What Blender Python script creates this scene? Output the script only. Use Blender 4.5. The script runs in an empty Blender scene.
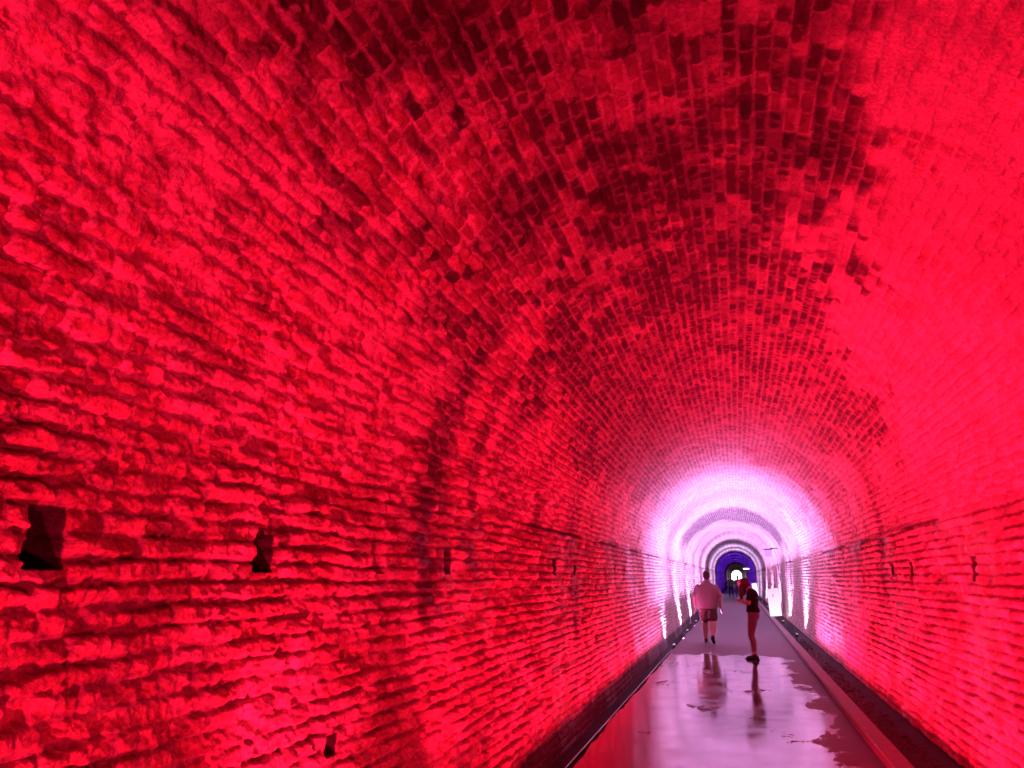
import bpy, bmesh, math
import numpy as np
from mathutils import Vector, Matrix

SC = bpy.context.scene
COL = SC.collection
PI = math.pi
R = math.radians

# ------------------------------------------------------------------ helpers
def link(name, me, mat=None, parent=None):
    o = bpy.data.objects.new(name, me)
    COL.objects.link(o)
    if mat is not None:
        me.materials.append(mat)
    if parent is not None:
        o.parent = parent
    return o

def smooth(me, on=True):
    me.polygons.foreach_set('use_smooth', [on] * len(me.polygons))

def tag(o, label, cat, group=None, kind=None):
    o['label'] = label
    o['category'] = cat
    if group:
        o['group'] = group
    if kind:
        o['kind'] = kind
    return o

def structure(o, label=None, cat=None):
    o['kind'] = 'structure'
    if label:
        o['label'] = label
    if cat:
        o['category'] = cat
    return o

def empty(name, loc, label, cat, group=None, rz=0.0):
    o = bpy.data.objects.new(name, None)
    o.empty_display_size = 0.1
    COL.objects.link(o)
    o.location = loc
    o.rotation_euler = (0, 0, rz)
    return tag(o, label, cat, group)

def new_mat(name):
    m = bpy.data.materials.new(name)
    m.use_nodes = True
    nt = m.node_tree
    return m, nt, nt.nodes['Principled BSDF']

def nd(nt, kind, **kw):
    n = nt.nodes.new(kind)
    for k, v in kw.items():
        if k.startswith('i_'):
            n.inputs[k[2:]].default_value = v
        else:
            setattr(n, k, v)
    return n

def mixc(nt, fac, a, b, blend='MIX'):
    n = nt.nodes.new('ShaderNodeMix')
    n.data_type = 'RGBA'
    n.blend_type = blend
    for sock, v in ((0, fac), (6, a), (7, b)):
        if hasattr(v, 'is_output'):
            nt.links.new(v, n.inputs[sock])
        elif sock == 0:
            n.inputs[0].default_value = v
        else:
            n.inputs[sock].default_value = (*v, 1)
    return n.outputs[2]

def math_n(nt, op, a, b=None, clamp=False):
    n = nt.nodes.new('ShaderNodeMath')
    n.operation = op
    n.use_clamp = clamp
    for i, v in enumerate((a, b)):
        if v is None:
            continue
        if hasattr(v, 'is_output'):
            nt.links.new(v, n.inputs[i])
        else:
            n.inputs[i].default_value = v
    return n.outputs[0]

def simple_mat(name, col, rough=0.6, spec=0.5, metal=0.0, grain=0.0, gscale=40, bump=0.0):
    m, nt, p = new_mat(name)
    p.inputs['Roughness'].default_value = rough
    p.inputs['Specular IOR Level'].default_value = spec
    p.inputs['Metallic'].default_value = metal
    tc = nd(nt, 'ShaderNodeTexCoord')
    nz = nd(nt, 'ShaderNodeTexNoise', i_Scale=gscale, i_Detail=5.0)
    nt.links.new(tc.outputs['Object'], nz.inputs['Vector'])
    lo = tuple(c * (1 - grain) for c in col)
    hi = tuple(min(1, c * (1 + grain)) for c in col)
    nt.links.new(mixc(nt, nz.outputs['Fac'], lo, hi), p.inputs['Base Color'])
    if bump:
        b = nd(nt, 'ShaderNodeBump', i_Strength=bump, i_Distance=0.01)
        nt.links.new(nz.outputs['Fac'], b.inputs['Height'])
        nt.links.new(b.outputs['Normal'], p.inputs['Normal'])
    return m

def emit_mat(name, col, strength):
    m, nt, p = new_mat(name)
    p.inputs['Base Color'].default_value = (*[min(1, c) for c in col], 1)
    p.inputs['Emission Color'].default_value = (*col, 1)
    p.inputs['Emission Strength'].default_value = strength
    return m

# ------------------------------------------------------------------ noise in numpy
def h2(ix, iy, seed=0):
    n = (ix.astype(np.int64) * 374761393 + iy.astype(np.int64) * 668265263 + seed * 1274126177) & 0xFFFFFFFF
    n = ((n ^ (n >> 13)) * 1274126177) & 0xFFFFFFFF
    n = ((n ^ (n >> 16)) * 2246822519) & 0xFFFFFFFF
    return ((n ^ (n >> 15)) & 0xFFFFFF).astype(np.float32) / 16777215.0

def vnoise(x, y, seed=0):
    ix = np.floor(x); iy = np.floor(y)
    fx = (x - ix).astype(np.float32); fy = (y - iy).astype(np.float32)
    fx = fx * fx * fx * (fx * (fx * 6 - 15) + 10); fy = fy * fy * fy * (fy * (fy * 6 - 15) + 10)
    a = h2(ix, iy, seed); b = h2(ix + 1, iy, seed); c = h2(ix, iy + 1, seed); d = h2(ix + 1, iy + 1, seed)
    return (a + (b - a) * fx) * (1 - fy) + (c + (d - c) * fx) * fy * 1.0

def fbm(x, y, octv=4, seed=0, gain=0.5):
    t = 0; amp = 1; tot = 0
    for k in range(octv):
        t = t + amp * vnoise(x * 2 ** k + 17.3 * k, y * 2 ** k - 9.1 * k, seed + k)
        tot += amp; amp *= gain
    return t / tot

def sst(a, b, x):
    t = np.clip((x - a) / (b - a), 0, 1)
    return t * t * (3 - 2 * t)

# ------------------------------------------------------------------ tunnel profile
RAD, SPR, BASE = 2.1, 2.2, -0.34
def half_side(z):
    return RAD - 0.2 * ((SPR - z) / 2.5) ** 2
_z = np.linspace(BASE, SPR, 400)
_px = np.concatenate([-half_side(_z), RAD * np.cos(np.linspace(PI, 0, 800))[1:-1], half_side(_z)[::-1]])
_pz = np.concatenate([_z, SPR + RAD * np.sin(np.linspace(PI, 0, 800))[1:-1], _z[::-1]])
_ds = np.hypot(np.diff(_px), np.diff(_pz))
PS = np.concatenate([[0], np.cumsum(_ds)])
STOT = PS[-1]
SSPR = PS[399]                      # arc length at the left springing
SMID = STOT / 2
_tx = np.gradient(_px, PS); _tz = np.gradient(_pz, PS)

def profile(s):
    x = np.interp(s, PS, _px); z = np.interp(s, PS, _pz)
    tx = np.interp(s, PS, _tx); tz = np.interp(s, PS, _tz)
    l = np.hypot(tx, tz)
    return x, z, tz / l, -tx / l    # inward normal

SLOT_L = [2.21 + 1.318 * k for k in range(-1, 12)]
SLOT_R = [1.36 + 1.318 * k for k in range(0, 13)]
HOLES = []                          # (y0, y1, s0, s1, depth)
for i, y in enumerate(SLOT_L):
    w = (0.075, 0.068, 0.07, 0.06, 0.06, 0.065, 0.05)[i % 7]
    if i == 1: w = 0.068
    s0 = np.interp(1.66, _z, PS[:400]); s1 = np.interp(1.845, _z, PS[:400])
    HOLES.append((y - w, y + w, s0, s1, 0.34, 1))
for i, y in enumerate(SLOT_R):
    w = (0.06, 0.07, 0.05, 0.07, 0.06)[i % 5]
    s0 = STOT - np.interp(1.80, _z, PS[:400]); s1 = STOT - np.interp(1.60, _z, PS[:400])
    HOLES.append((y - w, y + w, s0, s1, 0.34, 1))
sd = np.interp(0.755, _z, PS[:400])
HOLES.append((4.15, 4.25, sd - 0.035, sd + 0.05, 0.2, 0))
sd = np.interp(1.885, _z, PS[:400])
HOLES.append((3.56, 3.76, sd - 0.05, sd + 0.035, 0.05, 0))

C_H = 0.085                         # course height
def surface(S, Y, detail=True):
    """inward relief (m) and masks of the brickwork at arc position S, depth Y"""
    S = S.astype(np.float32); Y = Y.astype(np.float32)
    dspr = np.minimum(S - SSPR, (STOT - SSPR) - S)         # >0 on the arch
    arch = sst(-0.04, 0.04, dspr)
    left = (S < SMID).astype(np.float32)
    ang = (S - SMID) / RAD * 57.3                           # degrees from the crown
    rough = 0.55 + 0.45 * left * (1 - sst(9, 15, Y))
    Sw = S + 0.022 * (fbm(Y * 1.3, S * 0.9, 3, 11) - 0.5) * (0.5 + rough) + 0.012 * rough * (vnoise(Y * 6, S * 3, 5) - 0.5)
    # the course joint sits exactly on the springing line
    Sc = (Sw - SSPR) / C_H
    row = np.floor(Sc); fs = Sc - row
    L = np.where(h2(row, row * 0 + 3, 1) > 0.35, 0.225, 0.205)
    Yw = (Y + 0.03 * (vnoise(Y * 2.2, S * 7, 21) - 0.5)) / L + h2(row, row * 0, 7) * 1.0 + (row % 2) * 0.5
    bi = np.floor(Yw); fy = Yw - bi
    hb = h2(bi, row, 2)
    split = hb > 0.62
    sub = np.where(split & (fy > 0.5), 1, 0)
    fy2 = np.where(split, (fy * 2) % 1.0, fy); L2 = np.where(split, L / 2, L)
    bid = bi * 2 + sub
    r1 = h2(bid, row, 31); r2 = h2(bid, row, 32); r3 = h2(bid, row, 33); r4 = h2(bid, row, 34)
    en = (0.016 * (fbm(Y * 22, S * 22, 3, 41) - 0.5) + 0.012 * (vnoise(Y * 9, S * 9, 43) - 0.5)) * (0.5 + rough)
    dc = np.minimum(fs, 1 - fs) * C_H + en
    de = np.minimum(fy2, 1 - fy2) * L2 + en
    d = np.minimum(dc, de)
    jw = (0.006 + 0.006 * vnoise(Y * 3, S * 5, 51)) * (1 + 0.55 * arch * sst(6, 10, Y))
    mort = 1 - sst(jw * 0.7, jw * 1.5, d)
    # joint depth: deeply raked on the side walls, nearly flush on the vault
    jn = fbm(Y * 2.5, S * 6, 3, 61)
    bed = sst(0.25, 0.62, jn)
    deep_side = 0.010 + 0.030 * bed
    deep_arch = 0.004 + 0.016 * rough * bed
    haunch = np.clip(1 - np.abs(dspr - 0.5) / 1.6, 0, 1) * left * (1 - sst(7, 12, Y))
    deep = deep_side * (1 - arch) + deep_arch * arch + 0.016 * haunch * bed * arch
    pil_c = sst(0.0, 0.026, dc); pil_e = sst(0.0, 0.016, de)
    rel = deep * (pil_c * 0.62 + 0.38) * (0.55 + 0.45 * pil_e) - deep * mort * 0.35
    amp = (0.026 * rough * (1 - arch) + 0.012 * arch + 0.022 * haunch)
    rel = rel + amp * (r1 - 0.5) + (fs - 0.5) * (r2 - 0.62) * 0.030 * rough * (1 - 0.3 * arch) + (fy2 - 0.5) * (r3 - 0.5) * 0.018 * rough
    rel = rel - np.where(r4 > 0.93, 0.03, 0.0) * rough * pil_c * pil_e
    chip = fbm(Y * 14, S * 17, 4, 71, 0.62)
    rel = rel + 0.034 * rough * (chip - 0.5) - 0.022 * rough * sst(0.58, 0.72, fbm(Y * 10, S * 13, 3, 75)) + 0.012 * rough * (fbm(Y * 42, S * 42, 2, 81) - 0.5)
    rel = rel + 0.05 * (fbm(Y * 0.5, S * 0.6, 2, 91) - 0.5)
    # springing joint: a deep open bed joint
    sj = np.exp(-(dspr / 0.02) ** 2) * sst(0.3, 0.55, vnoise(Y * 0.7, left * 9, 93)) * sst(7, 10, Y)
    rel = rel - 0.04 * sj
    # ---- masks
    n1 = fbm(Y * 0.8, S * 1.1, 4, 101); n2 = fbm(Y * 3.2, S * 4.0, 4, 111)
    ledge = -46 - 18 * sst(6, 11, Y)
    redge = 29 + 31 * sst(5.5, 11, Y)
    aa = ang + (n1 - 0.5) * 46 + (r3 - 0.5) * 14
    soot = sst(ledge - 9, ledge + 9, aa) * (1 - sst(redge - 7, redge + 7, aa))
    Yq = (bid + 0.5) * 0.11; Sq = (row + 0.5) * C_H
    patch = sst(0.58, 0.72, fbm(Yq * 2.4, Sq * 2.8, 3, 113) + 0.34 * (r2 - 0.5) + 0.3 * (n2 - 0.5)) * sst(2, 3, Y)
    patch = np.maximum(patch, sst(0.64, 0.76, fbm(Y * 8, S * 9, 3, 117) + 0.2 * (n2 - 0.5)) * 0.7)
    soot = soot * (1 - (0.55 - 0.25 * sst(6, 10, Y)) * patch)
    soot = soot * (1 - 0.2 * sst(11, 17, Y)) * (1 - 0.35 * sst(17, 23, Y))
    # stained collars at the construction joints; the last also paints a beam's edge
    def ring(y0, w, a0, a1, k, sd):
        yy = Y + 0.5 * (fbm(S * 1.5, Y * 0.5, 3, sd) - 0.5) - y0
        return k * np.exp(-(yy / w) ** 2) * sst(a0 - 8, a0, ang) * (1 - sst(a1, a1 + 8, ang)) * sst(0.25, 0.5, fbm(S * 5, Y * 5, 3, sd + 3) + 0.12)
    stain_shade = np.maximum.reduce([
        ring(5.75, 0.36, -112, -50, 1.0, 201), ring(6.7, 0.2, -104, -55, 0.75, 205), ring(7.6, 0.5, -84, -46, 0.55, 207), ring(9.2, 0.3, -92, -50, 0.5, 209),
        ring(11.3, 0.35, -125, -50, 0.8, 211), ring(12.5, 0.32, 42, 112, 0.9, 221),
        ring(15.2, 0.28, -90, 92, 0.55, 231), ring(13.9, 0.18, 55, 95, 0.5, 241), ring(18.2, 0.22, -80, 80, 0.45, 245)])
    farring = sst(32.8, 33.0, Y) * (1 - sst(0, 4, Y + 5 * (n1 - 0.5) - 40 + 6.5 * np.abs(ang) / 75)) * (1 - sst(62, 82, np.abs(ang + 10 * (n1 - 0.5))))  # far soffit out of the lamps' reach: shade painted over sooty brick
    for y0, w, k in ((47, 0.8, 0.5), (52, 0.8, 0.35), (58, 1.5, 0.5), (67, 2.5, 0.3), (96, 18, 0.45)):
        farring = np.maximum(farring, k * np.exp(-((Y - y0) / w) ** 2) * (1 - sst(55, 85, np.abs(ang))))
    soot = np.maximum.reduce([soot, stain_shade, farring * 0.95])
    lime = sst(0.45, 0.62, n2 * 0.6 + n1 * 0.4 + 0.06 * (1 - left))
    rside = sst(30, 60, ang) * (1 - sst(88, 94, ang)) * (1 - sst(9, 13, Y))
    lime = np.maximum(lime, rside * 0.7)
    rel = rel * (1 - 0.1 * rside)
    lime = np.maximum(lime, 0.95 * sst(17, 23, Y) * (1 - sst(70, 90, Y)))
    tone = np.clip(r1 * 0.75 + 0.25 * n2 + (r4 > 0.9) * 0.2, 0, 1)
    # lining thickness changes far down the tunnel
    step = np.where((Y > 32.9) & (Y < 47), 0.07, 0.0) + np.where((Y >= 52) & (Y < 58), 0.05, 0.0) + np.where(Y >= 67, 0.09, 0.0)
    rel = rel + step * sst(-2.6, 0.2, dspr)
    for (y0, y1, s0, s1, dep, mid_) in HOLES:               # squared-up bricks around the sockets
        dd = np.maximum(np.maximum(y0 - Y, Y - y1), np.maximum(s0 - S, S - s1))
        rel = rel * (1 - 0.75 * (1 - sst(0.0, 0.06, dd)))
    foot0 = np.minimum(S, STOT - S) + BASE
    rel = rel * (1 - 0.7 * (1 - sst(-0.04, 0.05, foot0)))
    hole = np.zeros_like(rel)
    for (y0, y1, s0, s1, dep, mid) in HOLES:
        m = (Y > y0) & (Y < y1) & (S > s0) & (S < s1)
        if mid:                                             # the lower brick of each socket sits a little further out
            sm = s0 + (s1 - s0) * 0.42
            lo = (S < sm) if s0 < SMID else (S > s1 - (s1 - s0) * 0.42)
            m2 = (Y > y0 - 0.022) & (Y < y1) & (S > s0) & (S < s1) & lo
            m = m | m2
        hole = np.where(m, -dep, hole)
    dirt = np.where(hole < -0.06, 1.0, 0.0)  # also holds painted shade of sockets, wall foot and far ring
    for (y0, y1, s0, s1, dep, mid_) in HOLES:               # socket shade painted dark, spread just past the arrises
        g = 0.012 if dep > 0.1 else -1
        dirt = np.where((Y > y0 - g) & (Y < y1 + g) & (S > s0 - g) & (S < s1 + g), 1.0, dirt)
    dirt = np.maximum(dirt, (1 - sst(jw * 0.9, jw * 2.0, dc)) * sst(0.42, 0.60, jn + 0.3 * (fbm(Y * 7, S * 7, 2, 121) - 0.5)) * (1 - 0.85 * arch) * 0.3)
    rel = np.where(hole < 0, rel * 0.3 + hole, rel)
    # shadow along the foot of the wall, painted into the mask
    foot = np.minimum(S, STOT - S) + BASE
    dirt = np.maximum(dirt, (1 - sst(-0.07, -0.01, foot + 0.06 * (n2 - 0.5))) * 0.8)
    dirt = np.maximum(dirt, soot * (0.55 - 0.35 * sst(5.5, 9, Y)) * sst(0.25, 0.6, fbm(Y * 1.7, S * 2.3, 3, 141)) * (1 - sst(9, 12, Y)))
    dirt = np.maximum(dirt, farring * (Y < 46) * (0.35 + 0.5 * (r1 > 0.4)) * (1 - 0.5 * mort))  # painted shade of the far ring
    dirt = np.maximum(dirt, sj * 0.8)
    damp = sst(0.55, 0.7, fbm(Y * 0.9, S * 0.35, 3, 131)) * (1 - arch)
    return rel, tone, mort, soot, lime, dirt, damp, arch

def tunnel_sheet(s_lo, s_hi, bands):
    V = []; F = []; M1 = []; M2 = []
    base = 0
    for (ys, sstep) in bands:
        ns = max(3, int(round((s_hi - s_lo) / sstep)) + 1)
        s = np.linspace(s_lo, s_hi, ns)
        Y, S = np.meshgrid(np.asarray(ys, dtype=np.float64), s, indexing='ij')
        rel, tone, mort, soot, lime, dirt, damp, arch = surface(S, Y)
        x, z, nx, nz = profile(s)
        X = x[None, :] + nx[None, :] * rel; Z = z[None, :] + nz[None, :] * rel
        V.append(np.stack([X, Y, Z], -1).reshape(-1, 3).astype(np.float32))
        one = np.ones_like(tone)
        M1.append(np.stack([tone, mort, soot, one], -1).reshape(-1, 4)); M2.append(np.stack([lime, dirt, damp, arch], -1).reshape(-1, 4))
        ny = len(ys)
        idx = base + np.arange(ny * ns).reshape(ny, ns)
        F.append(np.stack([idx[:-1, :-1], idx[:-1, 1:], idx[1:, 1:], idx[1:, :-1]], -1).reshape(-1, 4)[:, ::-1])
        base += ny * ns
    V = np.concatenate(V); F = np.concatenate(F); M1 = np.concatenate(M1); M2 = np.concatenate(M2)
    me = bpy.data.meshes.new('brickwork')
    me.vertices.add(len(V)); me.vertices.foreach_set('co', V.ravel())
    me.loops.add(F.size); me.loops.foreach_set('vertex_index', F.ravel().astype(np.int32))
    me.polygons.add(len(F))
    me.polygons.foreach_set('loop_start', np.arange(0, F.size, 4, dtype=np.int32))
    me.polygons.foreach_set('loop_total', np.full(len(F), 4, dtype=np.int32))
    me.polygons.foreach_set('use_smooth', np.ones(len(F), dtype=bool))
    me.update(calc_edges=True)
    for nm, M in (('masks', M1), ('wear_shade', M2)):
        a = me.attributes.new(nm, 'FLOAT_COLOR', 'POINT')
        a.data.foreach_set('color', M.astype(np.float32).ravel())
    return me

def rows(a, b, fn):
    out = [a]
    while out[-1] < b:
        out.append(out[-1] + fn(out[-1]))
    out[-1] = b
    return out

near = rows(1.2, 14.0, lambda y: min(0.032, max(0.0075, 0.0010 * y * y)))
mid = rows(13.94, 48.0, lambda y: 0.036 if y < 28 else 0.06)
back = list(np.arange(-40, -4, 1.0)) + list(np.arange(-4, 1.2, 0.1)) + [1.2]
far = rows(47.9, 345.0, lambda y: max(0.25, 0.004 * y))
def bands(ss):
    return [(back + [1.25], 0.06), (near, ss), (mid, ss * 2), (far, 0.12)]

# ------------------------------------------------------------------ brick material
def brick_material():
    m, nt, p = new_mat('weathered_brick')
    L = nt.links
    a = nd(nt, 'ShaderNodeAttribute', attribute_name='masks'); b = nd(nt, 'ShaderNodeAttribute', attribute_name='wear_shade')
    sa = nd(nt, 'ShaderNodeSeparateColor'); sb = nd(nt, 'ShaderNodeSeparateColor')
    L.new(a.outputs['Color'], sa.inputs[0]); L.new(b.outputs['Color'], sb.inputs[0])
    tone, mort, soot = sa.outputs; lime, dirt, damp = sb.outputs
    arch = b.outputs['Alpha']
    tc = nd(nt, 'ShaderNodeTexCoord')
    n1 = nd(nt, 'ShaderNodeTexNoise', i_Scale=55.0, i_Detail=6.0, i_Roughness=0.65)
    n2 = nd(nt, 'ShaderNodeTexNoise', i_Scale=13.0, i_Detail=5.0, i_Roughness=0.6)
    L.new(tc.outputs['Object'], n1.inputs['Vector']); L.new(tc.outputs['Object'], n2.inputs['Vector'])
    t2 = math_n(nt, 'ADD', tone, math_n(nt, 'MULTIPLY', math_n(nt, 'SUBTRACT', n2.outputs['Fac'], 0.5), 0.9), True)
    brick = mixc(nt, t2, (0.30, 0.13, 0.10), (0.62, 0.36, 0.29))
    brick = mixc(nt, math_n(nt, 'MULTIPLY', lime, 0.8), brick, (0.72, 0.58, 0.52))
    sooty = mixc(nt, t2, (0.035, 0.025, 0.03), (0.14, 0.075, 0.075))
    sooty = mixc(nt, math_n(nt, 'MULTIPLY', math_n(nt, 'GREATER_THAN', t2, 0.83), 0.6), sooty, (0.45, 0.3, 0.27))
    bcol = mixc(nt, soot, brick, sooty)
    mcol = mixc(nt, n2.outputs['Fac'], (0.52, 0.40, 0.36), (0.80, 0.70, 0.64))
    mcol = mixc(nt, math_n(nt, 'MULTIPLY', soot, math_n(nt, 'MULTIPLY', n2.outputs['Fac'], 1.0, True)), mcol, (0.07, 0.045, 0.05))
    sm = mixc(nt, n2.outputs['Fac'], (0.18, 0.12, 0.11), (0.48, 0.34, 0.30))       # open side-wall joints hold dirt
    mcol = mixc(nt, arch, sm, mcol)
    col = mixc(nt, mort, bcol, mcol)
    col = mixc(nt, dirt, col, (0.022, 0.016, 0.015))  # covers painted shade as well as grime
    fine = nd(nt, 'ShaderNodeMapRange', i_1=0.3, i_2=0.7) if False else nd(nt, 'ShaderNodeMapRange')
    L.new(n1.outputs['Fac'], fine.inputs[0])
    fine.inputs[1].default_value = 0.3; fine.inputs[2].default_value = 0.7
    fine.inputs[3].default_value = 0.55; fine.inputs[4].default_value = 1.25
    n3 = nd(nt, 'ShaderNodeTexNoise', i_Scale=4.2, i_Detail=7.0, i_Roughness=0.7)
    L.new(tc.outputs['Object'], n3.inputs['Vector'])
    blot = nd(nt, 'ShaderNodeMapRange'); L.new(n3.outputs['Fac'], blot.inputs[0])
    blot.inputs[1].default_value = 0.38; blot.inputs[2].default_value = 0.58; blot.inputs[3].default_value = 0.70; blot.inputs[4].default_value = 1.06
    col = mixc(nt, 1.0, col, blot.outputs[0], 'MULTIPLY')
    sc = nd(nt, 'ShaderNodeVectorMath', operation='SCALE')
    L.new(col, sc.inputs[0]); L.new(fine.outputs[0], sc.inputs['Scale'])
    L.new(sc.outputs[0], p.inputs['Base Color'])
    rg = math_n(nt, 'SUBTRACT', 0.72, math_n(nt, 'MULTIPLY', damp, 0.34))
    L.new(rg, p.inputs['Roughness'])
    p.inputs['Specular IOR Level'].default_value = 0.4
    bp = nd(nt, 'ShaderNodeBump', i_Strength=0.9, i_Distance=0.012)
    L.new(math_n(nt, 'ADD', n1.outputs['Fac'], math_n(nt, 'MULTIPLY', n2.outputs['Fac'], 0.6)), bp.inputs['Height'])
    L.new(bp.outputs['Normal'], p.inputs['Normal'])
    return m

BRICK = brick_material()
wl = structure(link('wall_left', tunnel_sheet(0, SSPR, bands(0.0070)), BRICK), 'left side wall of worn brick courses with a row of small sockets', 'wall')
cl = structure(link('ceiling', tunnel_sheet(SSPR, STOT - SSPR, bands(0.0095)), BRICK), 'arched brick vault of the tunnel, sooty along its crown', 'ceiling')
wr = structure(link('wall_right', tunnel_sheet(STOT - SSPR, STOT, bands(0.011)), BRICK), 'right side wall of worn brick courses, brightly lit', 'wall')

# ------------------------------------------------------------------ floor
def path_mat():
    m, nt, p = new_mat('wet_concrete')
    L = nt.links
    tc = nd(nt, 'ShaderNodeTexCoord')
    sx = nd(nt, 'ShaderNodeSeparateXYZ'); L.new(tc.outputs['Object'], sx.inputs[0])
    X, Yc = sx.outputs[0], sx.outputs[1]
    mp = nd(nt, 'ShaderNodeMapping'); mp.inputs['Scale'].default_value = (1.3, 0.6, 1)
    L.new(tc.outputs['Object'], mp.inputs[0])
    big = nd(nt, 'ShaderNodeTexNoise', i_Scale=1.0, i_Detail=9.0, i_Roughness=0.68); L.new(mp.outputs[0], big.inputs['Vector'])
    fine = nd(nt, 'ShaderNodeTexNoise', i_Scale=30.0, i_Detail=6.0); L.new(tc.outputs['Object'], fine.inputs['Vector'])
    med = nd(nt, 'ShaderNodeTexNoise', i_Scale=2.2, i_Detail=4.0); L.new(tc.outputs['Object'], med.inputs['Vector'])
    def ramp(v, a, b):
        n = nd(nt, 'ShaderNodeMapRange', interpolation_type='SMOOTHSTEP')
        if hasattr(v, 'is_output'): L.new(v, n.inputs[0])
        n.inputs[1].default_value = a; n.inputs[2].default_value = b
        return n.outputs[0]
    yn = math_n(nt, 'ADD', Yc, math_n(nt, 'MULTIPLY', math_n(nt, 'SUBTRACT', big.outputs['Fac'], 0.5), 5.0))
    near_w = math_n(nt, 'SUBTRACT', 1.0, ramp(yn, 18.5, 18.8))
    xe = math_n(nt, 'ADD', X, math_n(nt, 'MULTIPLY', math_n(nt, 'SUBTRACT', big.outputs['Fac'], 0.5), 1.6))
    edge_r = math_n(nt, 'SUBTRACT', 1.0, ramp(xe, 0.90, 0.98))
    blot = math_n(nt, 'SUBTRACT', 1.0, ramp(big.outputs['Fac'], 0.60, 0.64))
    wet = math_n(nt, 'MULTIPLY', math_n(nt, 'MULTIPLY', near_w, edge_r), blot)
    dry = mixc(nt, med.outputs['Fac'], (0.055, 0.041, 0.046), (0.105, 0.08, 0.09))
    wetc = mixc(nt, med.outputs['Fac'], (0.08, 0.066, 0.068), (0.15, 0.125, 0.125))
    c = mixc(nt, wet, dry, wetc)
    c = mixc(nt, math_n(nt, 'MULTIPLY', fine.outputs['Fac'], 0.35), c, (0.1, 0.085, 0.085))
    L.new(c, p.inputs['Base Color'])
    r_dry = math_n(nt, 'ADD', 0.52, math_n(nt, 'MULTIPLY', med.outputs['Fac'], 0.2))
    r_wet = math_n(nt, 'ADD', 0.07, math_n(nt, 'MULTIPLY', ramp(med.outputs['Fac'], 0.35, 0.75), 0.12))
    rr = nd(nt, 'ShaderNodeMix'); rr.data_type = 'FLOAT'
    L.new(wet, rr.inputs[0]); L.new(r_dry, rr.inputs[2]); L.new(r_wet, rr.inputs[3])
    L.new(rr.outputs[0], p.inputs['Roughness'])
    p.inputs['Specular IOR Level'].default_value = 0.5
    bs = nd(nt, 'ShaderNodeMix'); bs.data_type = 'FLOAT'
    L.new(wet, bs.inputs[0]); bs.inputs[2].default_value = 0.5; bs.inputs[3].default_value = 0.06
    bp = nd(nt, 'ShaderNodeBump', i_Distance=0.006); L.new(bs.outputs[0], bp.inputs['Strength'])
    hsum = math_n(nt, 'ADD', fine.outputs['Fac'], math_n(nt, 'MULTIPLY', med.outputs['Fac'], 1.0))
    L.new(hsum, bp.inputs['Height']); L.new(bp.outputs['Normal'], p.inputs['Normal'])
    return m

def strip_mesh(ys, prof_fn, name):
    """sweep an open profile (list of (x, z)) along y"""
    vs = []; fs = []
    n = None
    for y in ys:
        pr = prof_fn(y)
        n = len(pr)
        vs += [(x, y, z) for x, z in pr]
    for i in range(len(ys) - 1):
        for j in range(n - 1):
            a = i * n + j
            fs.append((a, a + 1, a + n + 1, a + n))
    me = bpy.data.meshes.new(name)
    me.from_pydata(vs, [], fs); me.update()
    return me

def n1d(y, sc, seed):
    return float(fbm(np.array([y * sc]), np.array([0.37 + seed]), 4, seed)[0]) - 0.5

ys_f = rows(-40, 5, lambda y: 1.0) + rows(5, 40, lambda y: 0.07)[1:] + rows(40, 480, lambda y: 2.0)[1:]
def path_prof(y):
    e = -1.43 + 0.10 * n1d(y, 1.7, 5) if y > 0 else -1.43
    return [(e - 0.03, -0.30), (e - 0.01, -0.05), (e, -0.012), (e + 0.025, 0.0), (-0.7, 0.004), (0.0, 0.006), (0.7, 0.003), (1.28, 0.0)]
fl = structure(link('floor', strip_mesh(ys_f, path_prof, 'path'), path_mat()), 'wet concrete path running down the middle of the tunnel', 'floor')

DIRT = simple_mat('ditch_mud', (0.022, 0.016, 0.015), 0.8, 0.2, grain=0.6, gscale=18, bump=0.8)
def bed_left(y):
    k = 0.03 * n1d(y, 2.5, 15)
    return [(-2.05, -0.26 + k), (-1.9, -0.29 + k), (-1.7, -0.31), (-1.35, -0.31)]
structure(link('ground', strip_mesh(ys_f, bed_left, 'ditch'), DIRT), 'dark muddy drainage ditch between path and left wall', 'ditch')
def bed_right(y):
    k = 0.04 * n1d(y, 2.5, 25); k2 = 0.03 * n1d(y, 3.5, 26)
    return [(1.38, -0.10 + k2), (1.55, -0.11 + k), (1.75, -0.07 + k2), (1.9, -0.02 + k), (2.12, 0.0 + k)]
structure(link('ground', strip_mesh(ys_f, bed_right, 'verge'), DIRT), 'narrow dirt verge strewn with rubble between curb and right wall', 'ditch')

CURB = simple_mat('curb_concrete', (0.17, 0.125, 0.115), 0.6, 0.4, grain=0.45, gscale=9, bump=0.5)
def curb_prof(y):
    k = 0.008 * n1d(y, 2.0, 35)
    return [(1.265 + k, -0.05), (1.262 + k, 0.075), (1.278 + k, 0.092), (1.42 + k, 0.096), (1.437 + k, 0.08), (1.44 + k, -0.16)]
cb = link('trim_1', strip_mesh(ys_f, curb_prof, 'curb'), CURB)
structure(cb, 'low concrete curb along the right edge of the path', 'curb')

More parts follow.
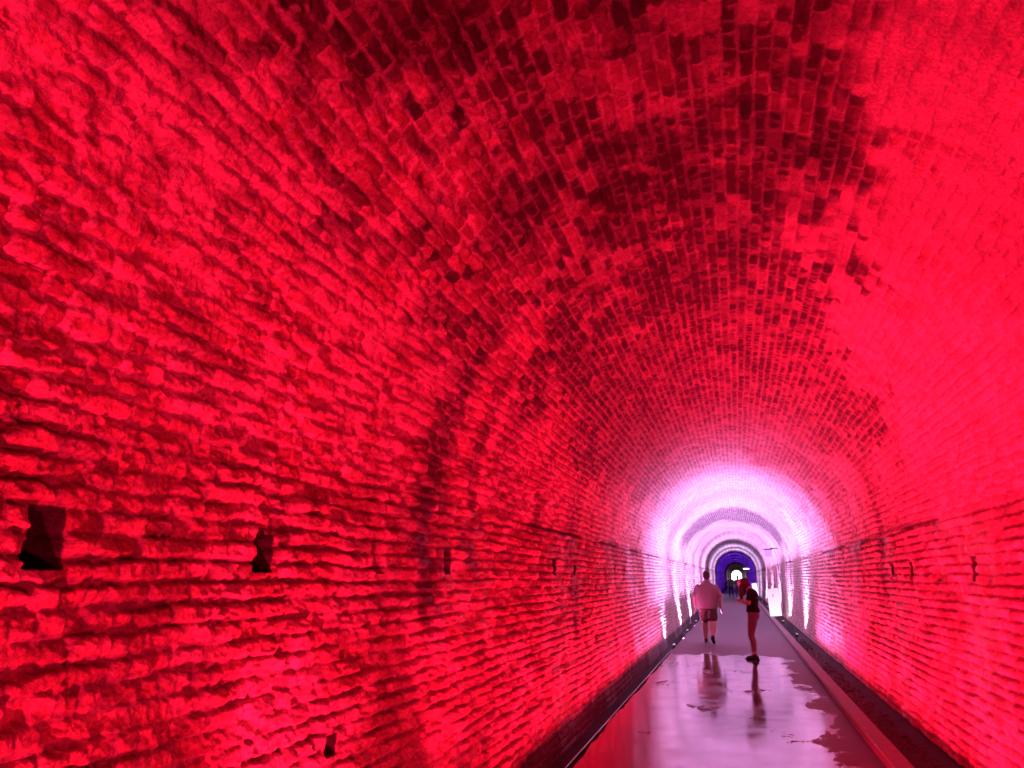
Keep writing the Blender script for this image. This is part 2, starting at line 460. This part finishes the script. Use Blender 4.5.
# rubble and leaf litter on the verge
rng = np.random.default_rng(4)
bm = bmesh.new()
for k in range(1500):
    y = 5.5 + 19.5 * rng.random() ** 1.3
    x = 1.47 + 0.32 * rng.random()
    r = 0.008 + 0.02 * rng.random() ** 2
    mt = Matrix.Translation((x, y, -0.085 + 0.14 * max(0, (x - 1.6)) + r * 0.4)) @ Matrix.Rotation(rng.random() * 6, 4, 'Z') @ Matrix.Rotation(rng.random() - 0.5, 4, 'X') @ Matrix.Diagonal((1, 0.6 + 0.6 * rng.random(), 0.4 + 0.4 * rng.random(), 1))
    bmesh.ops.create_icosphere(bm, subdivisions=1, radius=r, matrix=mt)
for v in bm.verts:
    v.co += Vector((rng.random() - .5, rng.random() - .5, rng.random() - .5)) * 0.006
me = bpy.data.meshes.new('rubble'); bm.to_mesh(me); bm.free()
rb = link('rubble', me, simple_mat('rubble', (0.05, 0.036, 0.032), 0.8, grain=0.6, gscale=6))
tag(rb, 'broken brick rubble scattered between the curb and the right wall', 'rubble', kind='stuff')

# thin pipe lying in the left ditch
def tube(points, r, name, seg=10):
    cu = bpy.data.curves.new(name, 'CURVE'); cu.dimensions = '3D'; cu.bevel_depth = r; cu.bevel_resolution = 3; cu.use_fill_caps = True
    sp = cu.splines.new('POLY'); sp.points.add(len(points) - 1)
    for q, p_ in zip(sp.points, points):
        q.co = (*p_, 1)
    o = bpy.data.objects.new(name, cu); COL.objects.link(o)
    dg = bpy.context.evaluated_depsgraph_get()
    me = bpy.data.meshes.new_from_object(o.evaluated_get(dg))
    bpy.data.objects.remove(o); bpy.data.curves.remove(cu)
    smooth(me)
    return me
pts = [(-1.72 + 0.02 * n1d(y, 0.8, 45), y, -0.285 + 0.015 * n1d(y, 0.6, 46)) for y in np.arange(4, 23, 0.5)]
tag(link('drain_pipe', tube(pts, 0.016, 'pipe'), simple_mat('black_plastic', (0.03, 0.03, 0.035), 0.25, 0.6)),
    'thin black pipe lying along the bottom of the left ditch', 'pipe')

# ------------------------------------------------------------------ figures
class Blob:
    """overlapping rounded solids, fused by a voxel remesh into one skin"""
    def __init__(s): s.bm = bmesh.new()
    def ball(s, c, r, rot=None, sub=2):
        if not hasattr(r, '__len__'): r = (r, r, r)
        m = Matrix.Translation(c) @ (rot.to_4x4() if rot else Matrix.Identity(4)) @ Matrix.Diagonal((*r, 1))
        bmesh.ops.create_icosphere(s.bm, subdivisions=sub, radius=1, matrix=m)
    def limb(s, pts, rad, seg=14):
        pts = [Vector(p) for p in pts]
        for p, r in zip(pts, rad): s.ball(p, r)
        for a, b, ra, rb in zip(pts[:-1], pts[1:], rad[:-1], rad[1:]):
            d = b - a
            if d.length < 1e-4: continue
            q = d.to_track_quat('Z', 'Y').to_matrix().to_4x4()
            bmesh.ops.create_cone(s.bm, cap_ends=True, segments=seg, radius1=ra, radius2=rb, depth=d.length, matrix=Matrix.Translation((a + b) / 2) @ q)
    def loft(s, rings, seg=28, power=2.3):
        loops = []
        for (cx, cy, cz, rx, ry) in rings:
            lp = []
            for k in range(seg):
                a = 2 * PI * k / seg; c, n = math.cos(a), math.sin(a)
                lp.append(s.bm.verts.new((cx + rx * math.copysign(abs(c) ** (2 / power), c), cy + ry * math.copysign(abs(n) ** (2 / power), n), cz)))
            loops.append(lp)
        for a, b in zip(loops[:-1], loops[1:]):
            for k in range(seg):
                s.bm.faces.new((a[k], a[(k + 1) % seg], b[(k + 1) % seg], b[k]))
        s.bm.faces.new(loops[0][::-1]); s.bm.faces.new(loops[-1])
    def transform(s, m):
        for v in s.bm.verts: v.co = m @ v.co
    def add(s, other):
        me = bpy.data.meshes.new('tmp'); other.bm.to_mesh(me); other.bm.free()
        s.bm.from_mesh(me); bpy.data.meshes.remove(me)
    def build(s, name, mat, parent, voxel=0.008, it=3):
        bmesh.ops.recalc_face_normals(s.bm, faces=s.bm.faces)
        me = bpy.data.meshes.new(name); s.bm.to_mesh(me); s.bm.free()
        o = bpy.data.objects.new(name, me); COL.objects.link(o)
        md = o.modifiers.new('r', 'REMESH'); md.mode = 'VOXEL'; md.voxel_size = voxel
        sm = o.modifiers.new('s', 'SMOOTH'); sm.iterations = it; sm.factor = 0.5
        dg = bpy.context.evaluated_depsgraph_get()
        m2 = bpy.data.meshes.new_from_object(o.evaluated_get(dg))
        bpy.data.objects.remove(o); bpy.data.meshes.remove(me)
        m2.name = name; smooth(m2)
        return link(name, m2, mat, parent)

def head(b, c, rot, k=1.0):
    """skull, jaw, nose, lips, eyes, ears about centre c; face looks to +Y before rot"""
    whole = b; b = Blob()
    b.ball((0, -0.01, 0.02), (0.076, 0.095, 0.10))
    b.ball((0, 0.025, -0.045), (0.058, 0.066, 0.075))
    b.ball((0, 0.055, -0.09), (0.03, 0.03, 0.024))
    b.limb([(0, 0.092, 0.01), (0, 0.112, -0.028)], [0.010, 0.016])
    b.ball((0, 0.092, -0.058), (0.026, 0.010, 0.009)); b.ball((0, 0.089, -0.07), (0.022, 0.010, 0.008))
    for sx in (-1, 1):
        b.ball((sx * 0.031, 0.079, 0.008), 0.014); b.ball((sx * 0.031, 0.084, 0.028), (0.022, 0.010, 0.007))
        b.ball((sx * 0.078, -0.005, -0.01), (0.012, 0.022, 0.034)); b.ball((sx * 0.045, 0.06, -0.03), 0.024)
    b.transform(Matrix.Translation(c) @ rot.to_4x4() @ Matrix.Diagonal((k, k, k, 1)))
    whole.add(b)

def hand(b, wrist, rot, side, curl=0.5, k=1.0):
    """palm with four fingers and a thumb; fingers point to -Z, palm faces +Y, thumb towards side*+X before rot"""
    whole = b; b = Blob()
    b.limb([(0, 0, 0.01), (0, 0, -0.03)], [0.026, 0.028])
    b.ball((0, 0, -0.052), (0.041, 0.017, 0.05))
    ln = (0.072, 0.082, 0.076, 0.060)
    for i in range(4):
        x = side * (0.030 - 0.020 * i); a = curl * (0.7 + 0.12 * i); p = Vector((x, 0.0, -0.088 if i < 3 else -0.082)); pts = [p]
        ang = a * 0.5
        for f in (0.45, 0.32, 0.23):
            pts.append(pts[-1] + Vector((side * 0.03 * (1.5 - i) * f * 0.2, math.sin(ang), -math.cos(ang))) * ln[i] * f); ang += a
        b.limb(pts, [0.0098, 0.0092, 0.0085, 0.0075], 8)
    b.limb([(side * 0.026, 0.006, -0.03), (side * 0.052, 0.018, -0.055), (side * 0.058, 0.028, -0.083), (side * 0.055, 0.036, -0.106)], [0.016, 0.0125, 0.011, 0.009], 8)
    b.transform(Matrix.Translation(wrist) @ rot.to_4x4() @ Matrix.Diagonal((k, k, k, 1)))
    whole.add(b)

def shoe(name, parent, ankle, pitch, yaw, mat, sole_mat, k=1.0, low=0.0):
    """ankle = joint position; toe to +Y before yaw; pitch > 0 lifts the heel"""
    M = Matrix.Translation(ankle) @ Matrix.Rotation(yaw, 4, 'Z') @ Matrix.Rotation(-pitch, 4, 'X') @ Matrix.Diagonal((k, k, k, 1))
    b = Blob()
    b.limb([(0, -0.045, -0.045), (0, 0.0, -0.045), (0, 0.09, -0.062), (0, 0.155, -0.07)], [0.040, 0.044, 0.040, 0.030])
    b.limb([(0, 0.0, 0.005), (0, -0.005, -0.03)], [0.042, 0.043])
    b.transform(M)
    o = b.build(name, mat, parent, 0.008)
    b = Blob()
    b.loft([(0, 0.05, -0.105, 0.040, 0.145), (0, 0.05, -0.092, 0.046, 0.152), (0, 0.05, -0.078, 0.044, 0.150)], power=2.6)
    b.transform(M)
    b.build('sole', sole_mat, o, 0.007, 1)
    return o

SKIN = simple_mat('skin', (0.45, 0.26, 0.21), 0.55, 0.4, grain=0.08)
def rotm(x=0, y=0, z=0):
    return Matrix.Rotation(z, 3, 'Z') @ Matrix.Rotation(y, 3, 'Y') @ Matrix.Rotation(x, 3, 'X')

# ---- the man walking away
def man():
    root = empty('person', (-0.665, 21.95, 0.0), 'broad man in a pale short-sleeved shirt and dark shorts walking away down the path', 'person')
    aL, aR = Vector((-0.095, 0.24, 0.112)), Vector((0.10, -0.30, 0.20))
    kL, kR = Vector((-0.10, 0.16, 0.50)), Vector((0.11, 0.02, 0.52))
    hL, hR = Vector((-0.10, 0.0, 0.90)), Vector((0.10, 0.0, 0.90))
    b = Blob()
    b.loft([(0, 0, 0.84, .17, .13), (0, 0, 0.95, .225, .16), (0, .02, 1.08, .25, .19), (0, .01, 1.25, .25, .175), (0, 0, 1.38, .215, .14), (0, -.01, 1.46, .13, .09), (0, -.005, 1.52, .07, .07)])
    b.limb([(0, -0.005, 1.48), (0, 0.012, 1.60)], [0.068, 0.062])
    head(b, (0.01, 0.02, 1.672), rotm(x=-0.12), 1.05)
    for h_, k_, a_ in ((hL, kL, aL), (hR, kR, aR)):
        m1 = h_.lerp(k_, .5); m2 = k_.lerp(a_, .32) + Vector((0, -0.015, 0))
        b.limb([h_, m1, k_, m2, k_.lerp(a_, .75), a_], [.115, .105, .080, .086, .060, .048])
    arms = {}
    for sx, dy in ((-1, 0.03), (1, -0.03)):
        sh = Vector((sx * .215, -.005, 1.375)); el = Vector((sx * .315, -.02 + dy, 1.13)); wr = Vector((sx * .318, .03 + dy * 2, .88))
        arms[sx] = (sh, el, wr)
        b.limb([sh, sh.lerp(el, .5), el, el.lerp(wr, .35), wr], [.072, .062, .05, .05, .033])
        hand(b, wr, rotm(z=-sx * 1.2, x=0.1), -sx, 0.45)
    b.build('body', SKIN, root, 0.0075)
    b = Blob()
    b.ball((0.01, 0.000, 1.70), (.094, .113, .105)); b.ball((0.01, -0.038, 1.648), (.090, .080, .095))
    b.build('hair', simple_mat('dark_hair', (0.02, 0.014, 0.012), 0.6, grain=0.4, gscale=60), root, 0.008)
    b = Blob()
    b.loft([(0, .005, .855, .255, .192), (0, .01, .90, .262, .20), (0, .015, 1.06, .278, .22), (0, .008, 1.22, .275, .20), (0, 0, 1.33, .255, .165), (0, -.006, 1.39, .225, .138), (0, -.008, 1.44, .165, .112), (0, -.01, 1.485, .115, .09), (0, -.005, 1.54, .078, .078)], power=2.5)
    for sx in (-1, 1):
        sh, el, wr = arms[sx]
        b.limb([sh, sh.lerp(el, .5), sh.lerp(el, .80)], [.080, .080, .086])
    b.build('shirt', simple_mat('pale_cotton', (0.25, 0.20, 0.215), 0.85, 0.2, grain=0.1, gscale=14, bump=0.4), root, 0.009)
    b = Blob()
    b.loft([(0, 0, .80, .225, .165), (0, 0, .90, .238, .175), (0, .005, .965, .235, .18)], power=2.6)
    for h_, k_ in ((hL, kL), (hR, kR)):
        b.limb([h_ + Vector((0, 0, -.04)), h_.lerp(k_, .45), h_.lerp(k_, .70)], [.135, .132, .13])
    b.build('shorts', simple_mat('dark_twill', (0.10, 0.075, 0.06), 0.85, 0.2, grain=0.2, gscale=20), root, 0.009)
    SH = simple_mat('black_leather', (0.02, 0.016, 0.018), 0.5, 0.4, grain=0.3)
    shoe('shoe', root, aL, 0.0, 0.12, SH, SH)
    shoe('shoe', root, aR, 0.62, -0.15, SH, SH)
    return root
man()

# ---- the woman looking down at her hands; modelled facing +Y, turned to face left
def woman():
    root = empty('person', (0.355, 17.87, 0.0), 'woman in a black top standing with her head bowed and hands together', 'person', rz=R(84))
    b = Blob()
    aL, aR = Vector((-0.07, -0.01, 0.098)), Vector((0.075, 0.02, 0.098))
    kL, kR = Vector((-0.075, 0.045, 0.48)), Vector((0.075, 0.055, 0.48))
    hL, hR = Vector((-0.085, -0.015, 0.87)), Vector((0.085, -0.015, 0.87))
    legs = ((hL, kL, aL), (hR, kR, aR))
    b.loft([(0, -.015, .82, .155, .105), (0, -.02, .92, .165, .115), (0, -.01, 1.03, .13, .095), (0, -.01, 1.18, .145, .105), (0, -.02, 1.30, .155, .10), (0, .0, 1.37, .12, .075), (0, .03, 1.41, .06, .055)])
    b.limb([(0, .01, 1.36), (0, .085, 1.46)], [.055, .05])
    head(b, (0, 0.155, 1.495), rotm(x=-0.85), 0.93)
    for h_, k_, a_ in legs:
        b.limb([h_, h_.lerp(k_, .5), k_, k_.lerp(a_, .3) + Vector((0, -.02, 0)), k_.lerp(a_, .75), a_], [.088, .078, .054, .052, .036, .033])
    arms = {}
    for sx in (-1, 1):
        sh = Vector((sx * .165, -.01, 1.315)); el = Vector((sx * .20, .045, 1.115)); wr = Vector((sx * .05, .195, 1.155))
        arms[sx] = (sh, el, wr)
        b.limb([sh, sh.lerp(el, .5), el, el.lerp(wr, .4), wr], [.056, .052, .048, .046, .032])
        d = (wr - el).normalized()
        q = Vector((0, 0, -1)).rotation_difference(d).to_matrix()
        hand(b, wr + d * 0.01, q @ rotm(z=PI if sx > 0 else PI), sx, 0.75, 0.9)
    b.build('body', SKIN, root, 0.007)
    b = Blob()                                                # long hair falling forward beside the face
    b.ball((0, .125, 1.525), (.088, .105, .092), rotm(x=-0.8)); b.ball((0, .075, 1.485), (.08, .07, .085))
    for sx in (-1, 1):
        b.limb([(sx * .07, .14, 1.50), (sx * .085, .19, 1.40), (sx * .07, .20, 1.27), (sx * .06, .185, 1.17)], [.045, .044, .036, .014])
        b.limb([(sx * .06, .10, 1.47), (sx * .09, .13, 1.38), (sx * .085, .15, 1.27)], [.05, .04, .018])
    b.build('hair', simple_mat('auburn_hair', (0.075, 0.032, 0.024), 0.5, 0.4, grain=0.5, gscale=50), root, 0.008)
    b = Blob()
    b.loft([(0, -.02, .935, .185, .138), (0, -.02, .98, .178, .132), (0, -.012, 1.05, .148, .115), (0, -.018, 1.18, .160, .124), (0, -.03, 1.29, .168, .115), (0, -.012, 1.365, .13, .085), (0, .02, 1.405, .07, .062)], power=2.4)
    for sx in (-1, 1):
        sh, el, wr = arms[sx]
        b.limb([sh, sh.lerp(el, .62)], [.064, .06])
    b.build('top', simple_mat('black_jersey', (0.014, 0.012, 0.016), 0.85, 0.2, grain=0.3), root, 0.008)
    b = Blob()
    b.loft([(0, -.018, .80, .155, .11), (0, -.022, .88, .17, .122), (0, -.02, 1.0, .15, .112)])
    for h_, k_, a_ in legs:
        b.limb([h_, h_.lerp(k_, .5), k_, k_.lerp(a_, .3) + Vector((0, -.02, 0)), k_.lerp(a_, .74)], [.096, .086, .062, .060, .045])
    b.build('trousers', simple_mat('tan_cotton', (0.20, 0.165, 0.175), 0.8, 0.2, grain=0.15), root, 0.008)
    SH = simple_mat('black_canvas', (0.018, 0.015, 0.018), 0.6, 0.3, grain=0.3)
    shoe('shoe', root, aL, 0.0, 0.05, SH, SH, 0.9)
    shoe('shoe', root, aR, 0.0, -0.08, SH, SH, 0.9)
    return root
woman()

# ---- two people far down the path
def stroller(loc, label, top, legs_c, hair_c, rz, ph):
    root = empty('person', loc, label, 'person', 'people far down the path', rz=rz)
    b = Blob()
    aL, aR = Vector((-.09, .2 * ph, .10)), Vector((.09, -.2 * ph, .12)); hL, hR = Vector((-.09, 0, .88)), Vector((.09, 0, .88))
    kL, kR = hL.lerp(aL, .5) + Vector((0, .05, 0)), hR.lerp(aR, .5) + Vector((0, .05, 0))
    b.loft([(0, 0, .82, .15, .11), (0, 0, .95, .165, .12), (0, 0, 1.1, .15, .11), (0, 0, 1.3, .175, .12), (0, 0, 1.40, .14, .09), (0, 0, 1.47, .06, .06)])
    b.limb([(0, 0, 1.42), (0, .01, 1.53)], [.06, .055]); head(b, (0, .015, 1.61), rotm(), .95)
    for h_, k_, a_ in ((hL, kL, aL), (hR, kR, aR)): b.limb([h_, k_, a_], [.09, .058, .038])
    arms = []
    for sx in (-1, 1):
        sh = Vector((sx * .18, 0, 1.36)); el = Vector((sx * .23, -.03, 1.10)); wr = Vector((sx * .23, .06 * sx * ph, .88)); arms.append((sh, el))
        b.limb([sh, el, wr], [.055, .042, .03]); hand(b, wr, rotm(z=-sx * 1.4), -sx, .5)
    b.build('body', SKIN, root, 0.010)
    b = Blob(); b.ball((0, -.005, 1.64), (.08, .098, .09)); b.ball((0, -.04, 1.59), (.07, .06, .085)); b.build('hair', hair_c, root, .012)
    b = Blob()
    b.loft([(0, 0, .86, .178, .13), (0, 0, 1.1, .165, .125), (0, 0, 1.3, .188, .13), (0, 0, 1.4, .15, .095), (0, 0, 1.455, .075, .07)])
    for sh, el in arms: b.limb([sh, sh.lerp(el, .8)], [.068, .06])
    b.build('top', top, root, .012)
    b = Blob(); b.loft([(0, 0, .80, .155, .115), (0, 0, .92, .172, .125)])
    for h_, k_, a_ in ((hL, kL, aL), (hR, kR, aR)): b.limb([h_, k_, k_.lerp(a_, .8)], [.098, .07, .055])
    b.build('trousers', legs_c, root, .012)
    S_ = simple_mat('grey_canvas', (.05, .05, .06), .6)
    shoe('shoe', root, aL, 0, 0, S_, S_); shoe('shoe', root, aR, .15, 0, S_, S_)
H1 = simple_mat('brown_hair', (.03, .02, .018), .6); T1 = simple_mat('teal_cotton', (.09, .17, .20), .85); T2 = simple_mat('plum_cotton', (.07, .03, .05), .85)
LG = simple_mat('navy_denim', (.03, .035, .07), .85)
stroller((-0.42, 69.0, 0.005), 'far-off person in a grey-green top beyond the woman, directly below the daylight', T1, LG, H1, 0.2, 1)
stroller((0.12, 63.0, 0.005), 'far-off person in dark clothes half hidden behind the bowed woman', T2, LG, H1, -0.3, -1)

# ------------------------------------------------------------------ light fittings, boards, boxes
BLACKM = simple_mat('black_housing', (0.02, 0.02, 0.022), 0.45, 0.5)
def box_mesh(bm, c, d, rot=None, bev=0.0):
    m = Matrix.Translation(c) @ (rot.to_4x4() if rot else Matrix.Identity(4)) @ Matrix.Diagonal((*d, 1))
    r = bmesh.ops.create_cube(bm, size=1, matrix=m)
    if bev:
        es = list({e for v in r['verts'] for e in v.link_edges})
        bmesh.ops.bevel(bm, geom=es, offset=bev, segments=2, affect='EDGES')
def boxes(name, mat, parent, items, bev=0.004):
    bm = bmesh.new()
    for it in items: box_mesh(bm, *it, bev=bev)
    me = bpy.data.meshes.new(name); bm.to_mesh(me); bm.free()
    return link(name, me, mat, parent)

def spot(loc, target, col, power, cone, blend=1.0, size=0.05, name='lamp_beam'):
    l = bpy.data.lights.new(name, 'SPOT')
    l.color = col; l.energy = power; l.spot_size = R(cone); l.spot_blend = blend; l.shadow_soft_size = size
    o = bpy.data.objects.new(name, l); COL.objects.link(o)
    o.location = loc
    o.rotation_euler = (Vector(target) - Vector(loc)).to_track_quat('-Z', 'Y').to_euler()
    return o

def floodlight(x, y, z, side, label, lens_mat, tilt=0.35):
    """bar-shaped LED wall washer on two feet; side = -1 left wall, 1 right wall"""
    root = empty('floodlight', (x, y, z), label, 'floodlight', 'floodlights at the foot of the walls')
    rot = Matrix.Rotation(tilt * side, 3, 'Y')
    boxes('housing', BLACKM, root, [((0, 0, .075), (.07, .30, .06), rot)], .008)
    boxes('lens', lens_mat, root, [(rot @ Vector((0, 0, .034)) + Vector((0, 0, .075)), (.05, .27, .008), rot)], .002)
    for dy in (-.11, .11): boxes('foot', BLACKM, root, [((0, dy, .022), (.08, .02, .044))], .003)
    return root

RED = (1.0, 0.006, 0.055); PINK = (1.0, 0.12, 0.45); WHITE = (0.74, 0.36, 1.0); BLUE = (0.13, 0.02, 1.0); LILAC = (0.62, 0.42, 1.0)
LW = emit_mat('lens_white', (0.95, 0.8, 1.0), 1.2); LB = emit_mat('lens_blue', (0.35, 0.2, 1.0), 5.0)

# red lamps by the camera (both path edges, short of the view's lower corners)
P_RED = 1.3
for y, dy, k in ((-0.9, 1.1, 1.0), (0.9, 1.3, 1.0), (3.0, 1.6, 1.0), (5.2, 1.6, 0.75)):        # left row grazes the left wall from below
    spot((-1.20, y, 0.10), (-1.75, y + dy, 2.1), RED, 420 * k * P_RED, 100, 1.0, 0.03)
for y, tl, k in ((0.5, 2.5, 1.0), (4.2, 8.0, 1.3)):                                            # right row throws across onto the left wall
    spot((1.15, y, 0.14), (-2.1, tl, 1.7), RED, 400 * k * P_RED, 80, 1.0, 0.05)
for y, dy, k in ((2.5, 1.5, 1.0), (5.4, 1.6, 1.2)):
    spot((1.20, y, 0.12), (1.8, y + dy, 2.2), RED, 420 * k * P_RED, 100, 1.0, 0.03)
for y, tl, k in ((2.0, 4.3, 1.75), (4.5, 7.5, 1.3), (6.4, 10.0, 1.2)):
    spot((-1.15, y, 0.14), (2.1, tl, 1.9), RED, 900 * k * P_RED, 76, 1.0, 0.05)
# beyond them light strips lie sunk in the ditches, behind the path edge and the curb
def strip(x, y, z, target, col, power, length=2.6, spread=130):
    l = bpy.data.lights.new('strip_glow', 'AREA'); l.shape = 'RECTANGLE'; l.size = length; l.size_y = 0.04
    l.color = col; l.energy = power; l.spread = R(spread)
    o = bpy.data.objects.new('strip_glow', l); COL.objects.link(o)
    zz = (Vector((x, y, z)) - Vector(target)).normalized(); xx = Vector((0, 1, 0)); yy = zz.cross(xx).normalized()
    o.matrix_world = Matrix.Translation((x, y, z)) @ Matrix((xx, yy, zz)).transposed().to_4x4()
    return o
MID = (1.0, 0.015, 0.13)
for y, c, k in ((8.2, RED, .65), (10.8, RED, .85), (13.4, RED, 1.0), (16.0, MID, .9), (18.6, PINK, .9), (21.2, PINK, 1.0)):
    for sx, xx, zz in ((-1, -1.52, -.10), (1, 1.49, -.02)):
        strip(xx, y, zz, (sx * 1.80, y, 1.3), c, (85 if sx < 0 else 120) * k)                   # up the near wall
        strip(xx, y, zz, (-sx * 1.75, y, 3.0), c, 24 * k, 2.6, 60)         # over to the opposite haunch

# pink-white washers farther on
names = ['nearest', 'second', 'third', 'fourth', 'fifth', 'sixth']
ll = [24.0, 30.5, 37.0, 45.0, 56.0]
for i, y in enumerate(ll):
    floodlight(-1.70, y, -0.30, -1, f'bar floodlight in the left ditch lighting the wall white, {names[i]} one from the camera', LW)
    spot((-1.70 if i == 0 else -1.56, y, -0.19), (-1.85, y, 2.0), WHITE, 2600 if i else 2800, 130, 1.0, 0.03)
    spot((-1.68, y, -0.18), (1.9, y - 1.5, 2.2), WHITE, 3400 if i else 2400, 110, 1.0, 0.02)
lr = [26.0, 33.5, 41.0, 50.0, 60.0]
for i, y in enumerate(lr):
    floodlight(1.68, y, -0.09, 1, f'bar floodlight on the right verge lighting the wall white, {names[i]} one from the camera', LW)
    spot((1.54, y, 0.02), (1.85, y, 2.0), WHITE, 2300, 130, 1.0, 0.03)
    spot((1.66, y, 0.03), (-1.9, y - 1.5, 2.2), WHITE, 3400, 110, 1.0, 0.02)
for y in (72, 82):
    for sx in (-1, 1): spot((sx * 1.6, y, 0.1), (-sx * 1.4, y, 2.6), LILAC, 2200, 130, 1.0, 0.05)
for i, y in enumerate((98, 112, 128, 145)):
    for sx in (-1, 1):
        floodlight(sx * 1.68, y, -0.30 if sx < 0 else -0.09, sx, f'bar floodlight lighting the {"left" if sx < 0 else "right"} wall deep blue, {names[i]} of the blue ones', LB)
        spot((sx * 1.6, y, 0.1), (-sx * 1.4, y, 2.4), BLUE, 1500, 140, 1.0, 0.05)
for y in (190, 240, 300):
    spot((0, y, 3.9), (0, y, 0), (0.7, 0.5, 1.0), 3000, 150, 1.0, 0.1)  # unseen overhead spots added to keep the far stretch from going black

# information boards on the right
WHITEB = simple_mat('white_board', (0.85, 0.84, 0.85), 0.4, 0.4, grain=0.03)
def board(x, y, z, label, rz, w=.50, h=1.08, tilt=0.06, lean=0):
    root = empty('sign_board', (x, y, z), label, 'sign board', rz=rz)
    rot = Matrix.Rotation(-tilt, 3, 'X') @ Matrix.Rotation(-R(lean), 3, 'Y')
    boxes('panel', WHITEB, root, [(rot @ Vector((0, 0, h / 2)), (w, .03, h), rot)], .006)
    boxes('emblem', simple_mat('grey_ink', (0.38, 0.42, 0.45), .6), root, [(rot @ Vector((-.02, -.018, h * .74)), (.07, .004, .09), rot)], .001)
    boxes('leg', BLACKM, root, [(Vector((.05, .20, h * .36)), (.03, .03, h * .78), Matrix.Rotation(0.22, 3, 'X'))], .003)
    return root
board(1.53, 35.5, .10, 'white board with a small grey mark standing up from the right curb', R(-4), w=.46, lean=4)
board(1.60, 75.0, .04, 'small white board far down the right side, just behind the bowed woman', R(-4), w=.46, lean=6)
spot((1.42, 33.6, 0.16), (1.58, 35.5, 0.75), (0.9, 0.8, 1.0), 170, 80, 0.8, 0.03)  # unseen spot added to whiten the near board
spot((1.42, 73.0, 0.16), (1.55, 75.0, 0.75), (0.9, 0.8, 1.0), 170, 80, 0.8, 0.03)  # unseen spot added to whiten the far board

# box and cable high on the right haunch
def at_ray(px, py, Y):
    return None
root = empty('speaker_box', (1.40, 36.0, 2.76), 'pale box fixed high on the right side of the vault', 'speaker')
boxes('cabinet', simple_mat('grey_metal', (0.42, 0.40, 0.46), .5), root, [((0, 0, -.16), (.30, .22, .28))], .012)
boxes('bracket', BLACKM, root, [((0.03, 0, .0), (.34, .06, .04)), ((.27, 0, .03), (.30, .05, .04))], .004)
link('cable', tube([(.25, .02, -.02), (.35, .02, -.3), (.38, .02, -.9), (.47, .02, -1.6), (.45, .02, -2.6)], .012, 'cable'), BLACKM, root)
root = empty('tube_lamp', (1.05, 88.0, 2.45), 'short glowing tube lamp hung at the right in the blue part', 'lamp')
boxes('tube', emit_mat('tube_white', (0.92, 0.9, 1.0), 5.0), root, [((0, 0, 0), (.58, .07, .09))], .02)
boxes('hanger', BLACKM, root, [((-.2, 0, .62), (.02, .02, 1.2)), ((.2, 0, .52), (.02, .02, 1.0))], .003)

# ------------------------------------------------------------------ world and camera
w = bpy.data.worlds.new('daylight'); SC.world = w; w.use_nodes = True
w.node_tree.nodes['Background'].inputs[0].default_value = (1.0, 1.0, 1.0, 1)
w.node_tree.nodes['Background'].inputs[1].default_value = 3.0

cam = bpy.data.cameras.new('camera'); co = bpy.data.objects.new('camera', cam); COL.objects.link(co)
F_PX = 810.0
cam.sensor_width = 36.0; cam.lens = F_PX / 1024 * 36.0; cam.clip_start = 0.05; cam.clip_end = 2000
th = math.atan(193 / F_PX); ps = math.atan(225 * math.cos(th) / F_PX)
co.location = (0.10, 0.0, 1.63)
co.rotation_euler = (PI / 2 + th, 0, ps)
SC.camera = co

vs = SC.view_settings
vs.view_transform = 'Standard'; vs.look = 'None'; vs.gamma = 1.0; vs.exposure = -0.12; vs.use_curve_mapping = False
SC.cycles.max_bounces = 8; SC.cycles.diffuse_bounces = 4; SC.cycles.sample_clamp_indirect = 4.0
